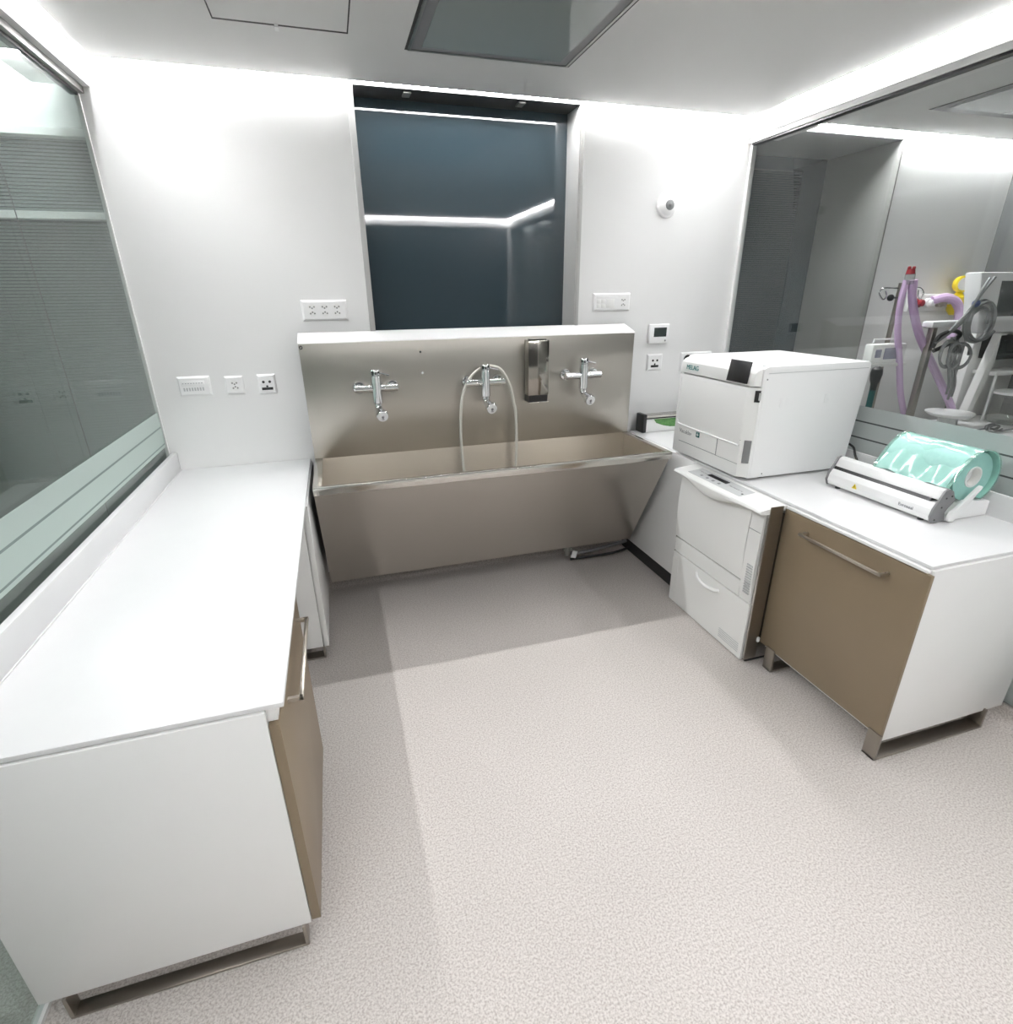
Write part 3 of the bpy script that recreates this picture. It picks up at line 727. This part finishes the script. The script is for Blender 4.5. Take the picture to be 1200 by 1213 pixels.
t = plate('switch_panel', -1.002, -.838, 1.318, 1.424, 'white wide wall plate with tiny labelled switches nearest the left glass', 'wall plate')
MB().box(-.985, -.868, -.0145, -.0125, 1.372, 1.402, .0008).build('label_strip', M['plastic'], t)
s = MB()
for k in range(8): s.box(-.977+.0135*k, -.969+.0135*k, -.0142, -.0125, 1.346, 1.364)
s.build('switch_row', M['greyplastic'], t)
s = MB()
for k in range(8): s.box(-.978+.0135*k, -.971+.0135*k, -.0150, -.0143, 1.386, 1.389)
s.build('switch_marks', M['greyprint'], t)
t = plate('double_socket', -.766, -.668, 1.314, 1.416, 'white double socket plate in the middle of the three on the left', 'socket')
socket(t, -.716, 1.380); socket(t, -.714, 1.348, True)
def data_plate(x0, x1, z0, z1, label):
    t = plate('data_socket', x0, x1, z0, z1, label, 'socket', 'data socket plates')
    cx = (x0+x1)/2; cz = (z0+z1)/2
    for dx in (-.017, .017): MB().cyl((cx+dx, -.0125, cz+.013), (cx+dx, -.0145, cz+.013), .0075, n=16).build('jack', M['black'], t)
    MB().box(cx-.03, cx+.03, -.0145, -.0125, cz-.033, cz-.018, .001).cyl((cx, -.0125, cz-.012), (cx, -.0145, cz-.012), .006, n=12).build('port', M['black'], t)
    return t
data_plate(-.596, -.498, 1.308, 1.417, 'white data socket with black holes nearest the sink on the left')
data_plate(1.914, 2.036, 1.318, 1.430, 'white data socket with black holes below the thermostat')
t = plate('socket_panel', -.302, -.056, 1.698, 1.808, 'white wide plate with six sockets left above the sink', 'socket')
for k in range(3):
    socket(t, -.245+.067*k, 1.774); socket(t, -.245+.067*k, 1.735, True)
t = plate('switch_panel', 1.483, 1.75, 1.716, 1.826, 'white wide plate with rocker switches and sockets right above the sink', 'wall plate')
s = MB()
for i in range(2):
    for j in range(2): s.box(1.509+.031*i, 1.537+.031*i, -.0150, -.0125, 1.737+.027*j, 1.761+.027*j, .001)
s.build('rocker', M['plasticw'], t)
MB().box(1.576, 1.635, -.0150, -.0125, 1.737, 1.790, .001).build('rocker', M['plasticw'], t)
MB().box(1.505, 1.66, -.0140, -.0125, 1.795, 1.808, .001).build('label_strip', M['plastic'], t)
socket(t, 1.698, 1.787, s=.9); socket(t, 1.698, 1.750, True, .9)
t = plate('socket_panel', 2.182, 2.435, 1.30, 1.432, 'white plate with round black sockets mostly hidden behind the sterilizer', 'socket')
for x in (2.235, 2.305): MB().cyl((x, -.0125, 1.385), (x, -.015, 1.385), .030, n=28).build('socket_insert', M['black'], t)
t = thing('thermostat', (1.979, 0, 1.56), 'small white thermostat with dark display on the back wall', 'thermostat')
MB().box(1.908, 2.056, -.026, -.0005, 1.502, 1.626, .006).build('case', M['plastic'], t)
MB().box(1.940, 2.036, -.028, -.025, 1.545, 1.605, .001).build('display', M['lcd'], t)
MB().cyl((2.030, -.025, 1.519), (2.030, -.0285, 1.519), .006, n=12).build('button', M['midgrey'], t)
t = thing('motion_sensor', (1.965, 0, 2.335), 'round white sensor with grey eye high on the back wall', 'sensor')
MB().lathe([(.070, .0005), (.070, .010), (.066, .016), (.056, .018), (.050, .030), (.034, .040), (.026, .042)], (1.965, 0, 2.335), (0, -1, 0), 40).build('housing', M['plastic'], t)
MB().lathe([(.030, .0415), (.029, .045), (.024, .048), (.012, .049)], (1.965, 0, 2.335), (0, -1, 0), 24).build('eye', M['cable'], t)
MB().lathe([(.012, .0485), (.010, .052), (.004, .054)], (1.965, 0, 2.335), (0, -1, 0), 16).build('lens', M['midgrey'], t)

# ---------------------------------------------------------------- equipment seen through the right glass
iv = thing('infusion_stand', (3.65, -.35, 0), 'tall steel drip stand with wire hooks beyond the right glass', 'stand')
MB().cyl((3.65, -.35, .03), (3.65, -.35, 1.87), .016).build('pole', M['legmetal'], iv)
s = MB()
for d_ in (-1, 1): s.tube([(3.65, -.35, 1.835), (3.65+d_*.10, -.35, 1.838), (3.65+d_*.17, -.36, 1.835), (3.65+d_*.20, -.37, 1.80), (3.65+d_*.17, -.38, 1.765), (3.65+d_*.145, -.38, 1.785), (3.65+d_*.15, -.37, 1.82)], .005)
s.build('hook', M['chrome'], iv)
MB().cyl((3.58, -.36, 1.775), (3.635, -.355, 1.775), .006).sph((3.57, -.36, 1.775), .022).build('clamp_knob', M['black'], iv)
for k in range(5):
    a = 2*PI*k/5+.3
    MB().tube([(3.65, -.35, .06), (3.65+.14*math.cos(a), -.35+.14*math.sin(a), .05), (3.65+.27*math.cos(a), -.35+.27*math.sin(a), .025)], .014).build('leg', M['legmetal'], iv)
ip = thing('infusion_pump', (3.57, -.42, 1.33), 'white infusion pump with lilac grey screen clamped to the drip stand', 'pump')
MB().box(3.425, 3.735, -.44, -.37, 1.345, 1.475, .012).build('case', M['plasticw'], ip)
MB().box(3.535, 3.690, -.445, -.438, 1.372, 1.448, .002).build('screen', M['screen'], ip)
MB().box(3.455, 3.505, -.445, -.438, 1.385, 1.440, .002).build('keypad', M['screen'], ip)
MB().tube([(3.46, -.40, 1.47), (3.465, -.40, 1.505), (3.68, -.40, 1.505), (3.69, -.40, 1.47)], .006, smooth=False).build('carry_handle', M['plastic'], ip)
MB().box(3.43, 3.755, -.455, -.37, 1.322, 1.345, .006).build('base_tray', M['plasticw'], ip)
o = MB().tube([(3.565, -.45, 1.885), (3.560, -.45, 1.75), (3.595, -.45, 1.57), (3.690, -.45, 1.338), (3.772, -.45, 1.125), (3.884, -.45, .93), (3.94, -.46, .80)], .021).build('breathing_hose', M['lilac'], loc=(3.6, -.45, .9))
tag(o, 'lilac breathing hose hanging straight down by the drip stand', 'hose', 'lilac breathing hoses')
o = MB().tube([(3.60, -.47, 1.885), (3.635, -.47, 1.76), (3.755, -.47, 1.565), (3.916, -.47, 1.388), (4.134, -.47, 1.166), (4.295, -.47, .998), (4.37, -.47, .87), (4.38, -.47, .75)], .026).build('breathing_hose', M['lilac'], loc=(4, -.47, .9))
tag(o, 'lilac breathing hose slanting down to the right of the other', 'hose', 'lilac breathing hoses')
cn = thing('hose_connector', (3.575, -.455, 1.88), 'clear and red connector on top of the two lilac hoses', 'connector')
MB().cyl((3.58, -.46, 1.86), (3.572, -.46, 1.925), .030).build('socket', M['clearjar'], cn)
MB().cyl((3.572, -.46, 1.92), (3.570, -.46, 1.955), .028, .022).sph((3.552, -.46, 1.96), .011).sph((3.592, -.46, 1.96), .011).build('cap', M['red'], cn)
o = MB().tube([(4.335, -.08, 1.745), (4.43, -.12, 1.765), (4.53, -.14, 1.72), (4.58, -.15, 1.60), (4.55, -.15, 1.46)], .032).build('suction_hose', M['lilac'], loc=(4.4, -.1, 1.7))
tag(o, 'lilac hose curving out of the gas outlet rail', 'hose')
gr = thing('gas_rail', (4.42, 0, 1.74), 'white wall rail with a row of coloured gas outlets', 'gas rail')
MB().box(4.16, 4.62, -.04, -.001, 1.665, 1.79, .008).build('rail', M['plasticw'], gr)
for x, mt in ((4.225, 'red'), (4.335, 'plastic'), (4.46, 'handle'), (4.53, 'core')):
    o = MB().lathe([(.034, .04), (.034, .07), (.024, .075), (.024, .10), (.014, .105)], (x, 0, 1.728), (0, -1, 0), 20).build('outlet', M[mt], gr)
rg = thing('pressure_regulator', (4.57, -.08, 1.72), 'yellow pressure regulator with round gauge on the gas rail', 'regulator')
MB().lathe([(.030, -.085), (.055, -.05), (.06, .0), (.055, .05), (.03, .065), (.018, .09)], (4.575, -.10, 1.72), (.0, 0, 1), 20).build('body', M['yellow'], rg)
ga = MB().lathe([(.058, 0), (.060, .02), (.060, .045), (.05, .05)], (4.575, -.09, 1.862), (-.45, -1, 0), 24).build('gauge', M['yellow'], rg)
MB().lathe([(.046, .0495), (.046, .052)], (4.575, -.09, 1.862), (-.45, -1, 0), 20).build('dial', M['core'], ga)
MB().cyl((4.51, -.10, 1.72), (4.65, -.10, 1.72), .026).build('side_knob', M['yellow'], rg)
MB().cyl((4.575, -.10, 1.60), (4.575, -.10, 1.65), .02).build('outlet', M['handle'], rg)

# anaesthesia workstation
an = thing('anaesthesia_machine', (4.55, -.9, 0), 'white anaesthesia workstation with dark screens at the right edge', 'medical machine')
MB().prism([(4.30, .902), (4.36, .902), (4.49, 1.53), (4.43, 1.53)], 'y', -.58, -.52, .006).build('column', M['plasticw'], an)
MB().box(4.36, 4.88, -.46, -.40, .902, 1.53, .008).build('back_panel', M['plasticw'], an)
MB().prism([(4.18, 1.535), (4.80, 1.535), (4.80, 1.93), (4.05, 1.93)], 'y', -.58, -.47, .012).build('monitor_case', M['plastic'], an)
MB().prism([(4.30, 1.645), (4.76, 1.645), (4.76, 1.875), (4.265, 1.875)], 'y', -.587, -.579, .002).build('monitor_screen', M['lcd'], an)
MB().prism([(4.445, 1.345), (4.85, 1.345), (4.85, 1.515), (4.43, 1.515)], 'y', -.585, -.455, .004).build('control_screen', M['gloss'], an)
MB().box(4.43, 4.86, -.62, -.45, 1.235, 1.265, .006).build('ledge', M['plastic'], an)
MB().cyl((4.475, -.60, .902), (4.475, -.60, 1.24), .010).build('upright', M['plastic'], an)
MB().box(3.95, 4.88, -1.25, -.45, .86, .90, .012).build('work_surface', M['plastic'], an)
MB().box(4.05, 4.86, -1.15, -.48, .10, .858, .01).build('drawer_block', M['plasticw'], an)
for x in (4.12, 4.80):
    for y in (-1.08, -.56): MB().cyl((x-.015, y, .05), (x+.015, y, .05), .05).build('caster', M['midgrey'], an)
    MB().box(x-.03, x+.03, -1.12, -.52, .08, .11).build('caster_bar', M['midgrey'], an)
cj = thing('absorber_canister', (4.56, -.66, .90), 'clear round absorber canister standing on the anaesthesia work surface', 'canister')
MB().lathe([(.105, .001), (.115, .02), (.115, .20), (.105, .21)], (4.56, -.70, .90)).build('jar', M['clearjar'], cj)
MB().lathe([(.118, .21), (.118, .225), (.09, .235)], (4.56, -.70, .90)).build('lid', M['plastic'], cj)
s2 = thing('monitor_stand', (3.86, -.5, 0), 'steel post stand with white arm carrying the cables', 'stand')
MB().box(3.835, 3.875, -.52, -.48, .03, 1.58, .004).build('post', M['legmetal'], s2)
MB().box(3.79, 4.32, -.54, -.46, 1.580, 1.622, .012).build('arm', M['plastic'], s2)
MB().box(3.60, 4.10, -.53, -.47, .001, .03, .006).box(3.82, 3.88, -.75, -.25, .001, .03, .006).build('base', M['legmetal'], s2)
def coil(cx, cz, y, R, turns, seed, sq=1.0):
    rr = random.Random(seed); pts = []
    for k in range(turns*12):
        a = 2*PI*k/12; r = R*(1+.07*math.sin(k*.37)+rr.uniform(-.02, .02))
        pts.append((cx+r*math.cos(a)+.012*math.sin(k*.2), y-.0028*k/2+rr.uniform(-.004, .004), cz+sq*r*math.sin(a)))
    return pts
cb = thing('cable_coil', (4.11, -.60, 1.62), 'large coil of grey monitor cables hung on the white arm', 'cable', 'coils of monitor cables')
m = MB()
m.tube(coil(4.105, 1.62, -.60, .128, 3, 1), .0095, 8); m.tube(coil(4.09, 1.60, -.61, .105, 2, 3), .0095, 8)
m.tube([(3.93, -.60, 1.58), (4.00, -.62, 1.72), (4.05, -.63, 1.82), (4.10, -.64, 1.90)], .009, 8)
m.tube([(3.88, -.60, 1.56), (3.97, -.63, 1.70), (4.00, -.65, 1.82), (4.05, -.64, 1.89)], .009, 8)
m.tube([(3.80, -.58, 1.48), (3.90, -.60, 1.56), (4.00, -.62, 1.66)], .009, 8)
m.build('cable', M['cable'], cb)
MB().sph((4.00, -.635, 1.735), .024).build('tie', mat('blue_tie', srgb(40, 60, 110), .5), cb)
cb2 = thing('cable_coil', (4.1, -.6, 1.42), 'tangle of grey cables hanging below the white arm', 'cable', 'coils of monitor cables')
m = MB()
m.tube(coil(4.05, 1.39, -.58, .10, 2, 7, .8), .009, 8); m.tube(coil(3.91, 1.41, -.59, .07, 2, 9, 1.2), .008, 8)
m.tube(coil(3.95, 1.40, -.61, .055, 2, 10, 1.5), .008, 8)
for i, (a, b_) in enumerate(((3.96, 4.08), (3.99, 4.11), (3.93, 4.05))):
    m.tube([(a, -.59, 1.52), (a+.02, -.60, 1.36), (b_-.02, -.59, 1.2), (b_, -.58, 1.08+.02*i)], .008, 8)
m.build('cable', M['cable'], cb2)
MB().tube([(3.80, -.57, 1.45), (3.83, -.58, 1.53), (3.93, -.59, 1.56), (4.00, -.59, 1.53), (3.92, -.58, 1.47), (3.82, -.57, 1.43)], .014, 8).build('dark_cuff', M['black'], cb2)
pl = thing('small_tray', (4.08, -.60, .98), 'small white round tray on a post above the anaesthesia work surface', 'tray')
MB().lathe([(.12, 0), (.15, .018), (.15, .026), (.12, .026)], (4.08, -.62, .970)).build('dish', M['plastic'], pl)
MB().cyl((4.08, -.62, .901), (4.08, -.62, .971), .06).build('post', M['greyplastic'], pl)
tg = MB().tube(coil(4.14, .935, -.86, .06, 3, 21, .3), .006, 6)
o = tg.tube([(4.02, -.84, .912), (4.12, -.88, .93), (4.2, -.90, .912), (4.3, -.92, .92)], .006, 6).build('sensor_leads', M['midgrey'], loc=(4.2, -1, .92))
tag(o, 'small heap of grey leads lying on the anaesthesia work surface', 'cable')
mk = thing('reflex_handle', (3.07, -.8, 1.1), 'slim black handled tube standing behind the sterilizer beyond the glass', 'instrument')
MB().cyl((3.07, -.8, 1.0), (3.07, -.8, 1.24), .018).build('tube', M['tealdark'], mk)
MB().lathe([(.018, 1.24), (.020, 1.28), (.028, 1.30), (.034, 1.34), (.030, 1.37), (.012, 1.385)], (3.07, -.8, 0)).build('grip', M['black'], mk)
tb = thing('side_table', (3.1, -.8, 0), 'grey table beyond the glass behind the sterilizer', 'table')
MB().box(2.75, 3.35, -1.05, -.6, .97, 1.0, .004).build('tabletop', M['greyplastic'], tb)
for x in (2.79, 3.31):
    for y in (-1.01, -.64): MB().cyl((x, y, 0), (x, y, .97), .015).build('leg', M['legmetal'], tb)
# ceiling panel of the next room
p = thing('ceiling_panel', (3.8, -.8, ZC), 'grey glass panel unit in the ceiling beyond the right glass', 'ceiling panel')
MB().box(3.42, 4.28, -1.25, -.44, ZC-.002, ZC+.002).build('seam', M['gap'], p)
MB().box(3.43, 4.27, -1.24, -.45, ZC-.005, ZC).build('border_glass', M['midgrey'], p)
MB().box(3.49, 4.21, -1.18, -.51, ZC-.007, ZC-.002).build('glass', M['panelglass'], p)

# ---------------------------------------------------------------- camera and settings
cam_d = bpy.data.cameras.new('camera'); cam = bpy.data.objects.new('camera', cam_d); COL.objects.link(cam)
yaw, pitch, roll = .292, -.384, -.0114
r0 = Vector((math.cos(yaw), -math.sin(yaw), 0)); f0 = Vector((math.sin(yaw), math.cos(yaw), 0)); up = Vector((0, 0, 1))
f2 = f0*math.cos(pitch)+up*math.sin(pitch); u2 = up*math.cos(pitch)-f0*math.sin(pitch)
r3 = r0*math.cos(roll)+u2*math.sin(roll); u3 = u2*math.cos(roll)-r0*math.sin(roll)
R3 = Matrix((r3, u3, -f2)).transposed()
cam.matrix_world = Matrix.Translation((-.1466, -3.4314, 1.8297)) @ R3.to_4x4()
cam_d.sensor_width = 36; cam_d.sensor_fit = 'AUTO'; cam_d.lens = 640.08*36/1213
cam_d.clip_start = .02
SC.camera = cam
wd = bpy.data.worlds.new('world'); SC.world = wd; wd.use_nodes = True
wd.node_tree.nodes['Background'].inputs[0].default_value = (.5, .52, .54, 1); wd.node_tree.nodes['Background'].inputs[1].default_value = .05
vs = SC.view_settings; vs.view_transform = 'Standard'; vs.look = 'None'; vs.gamma = 1; vs.use_curve_mapping = False; vs.exposure = .27
SC.cycles.max_bounces = 14; SC.cycles.diffuse_bounces = 7; SC.cycles.glossy_bounces = 6; SC.cycles.transparent_max_bounces = 24
SC.cycles.caustics_reflective = False; SC.cycles.caustics_refractive = False
SC.cycles.use_denoising = True
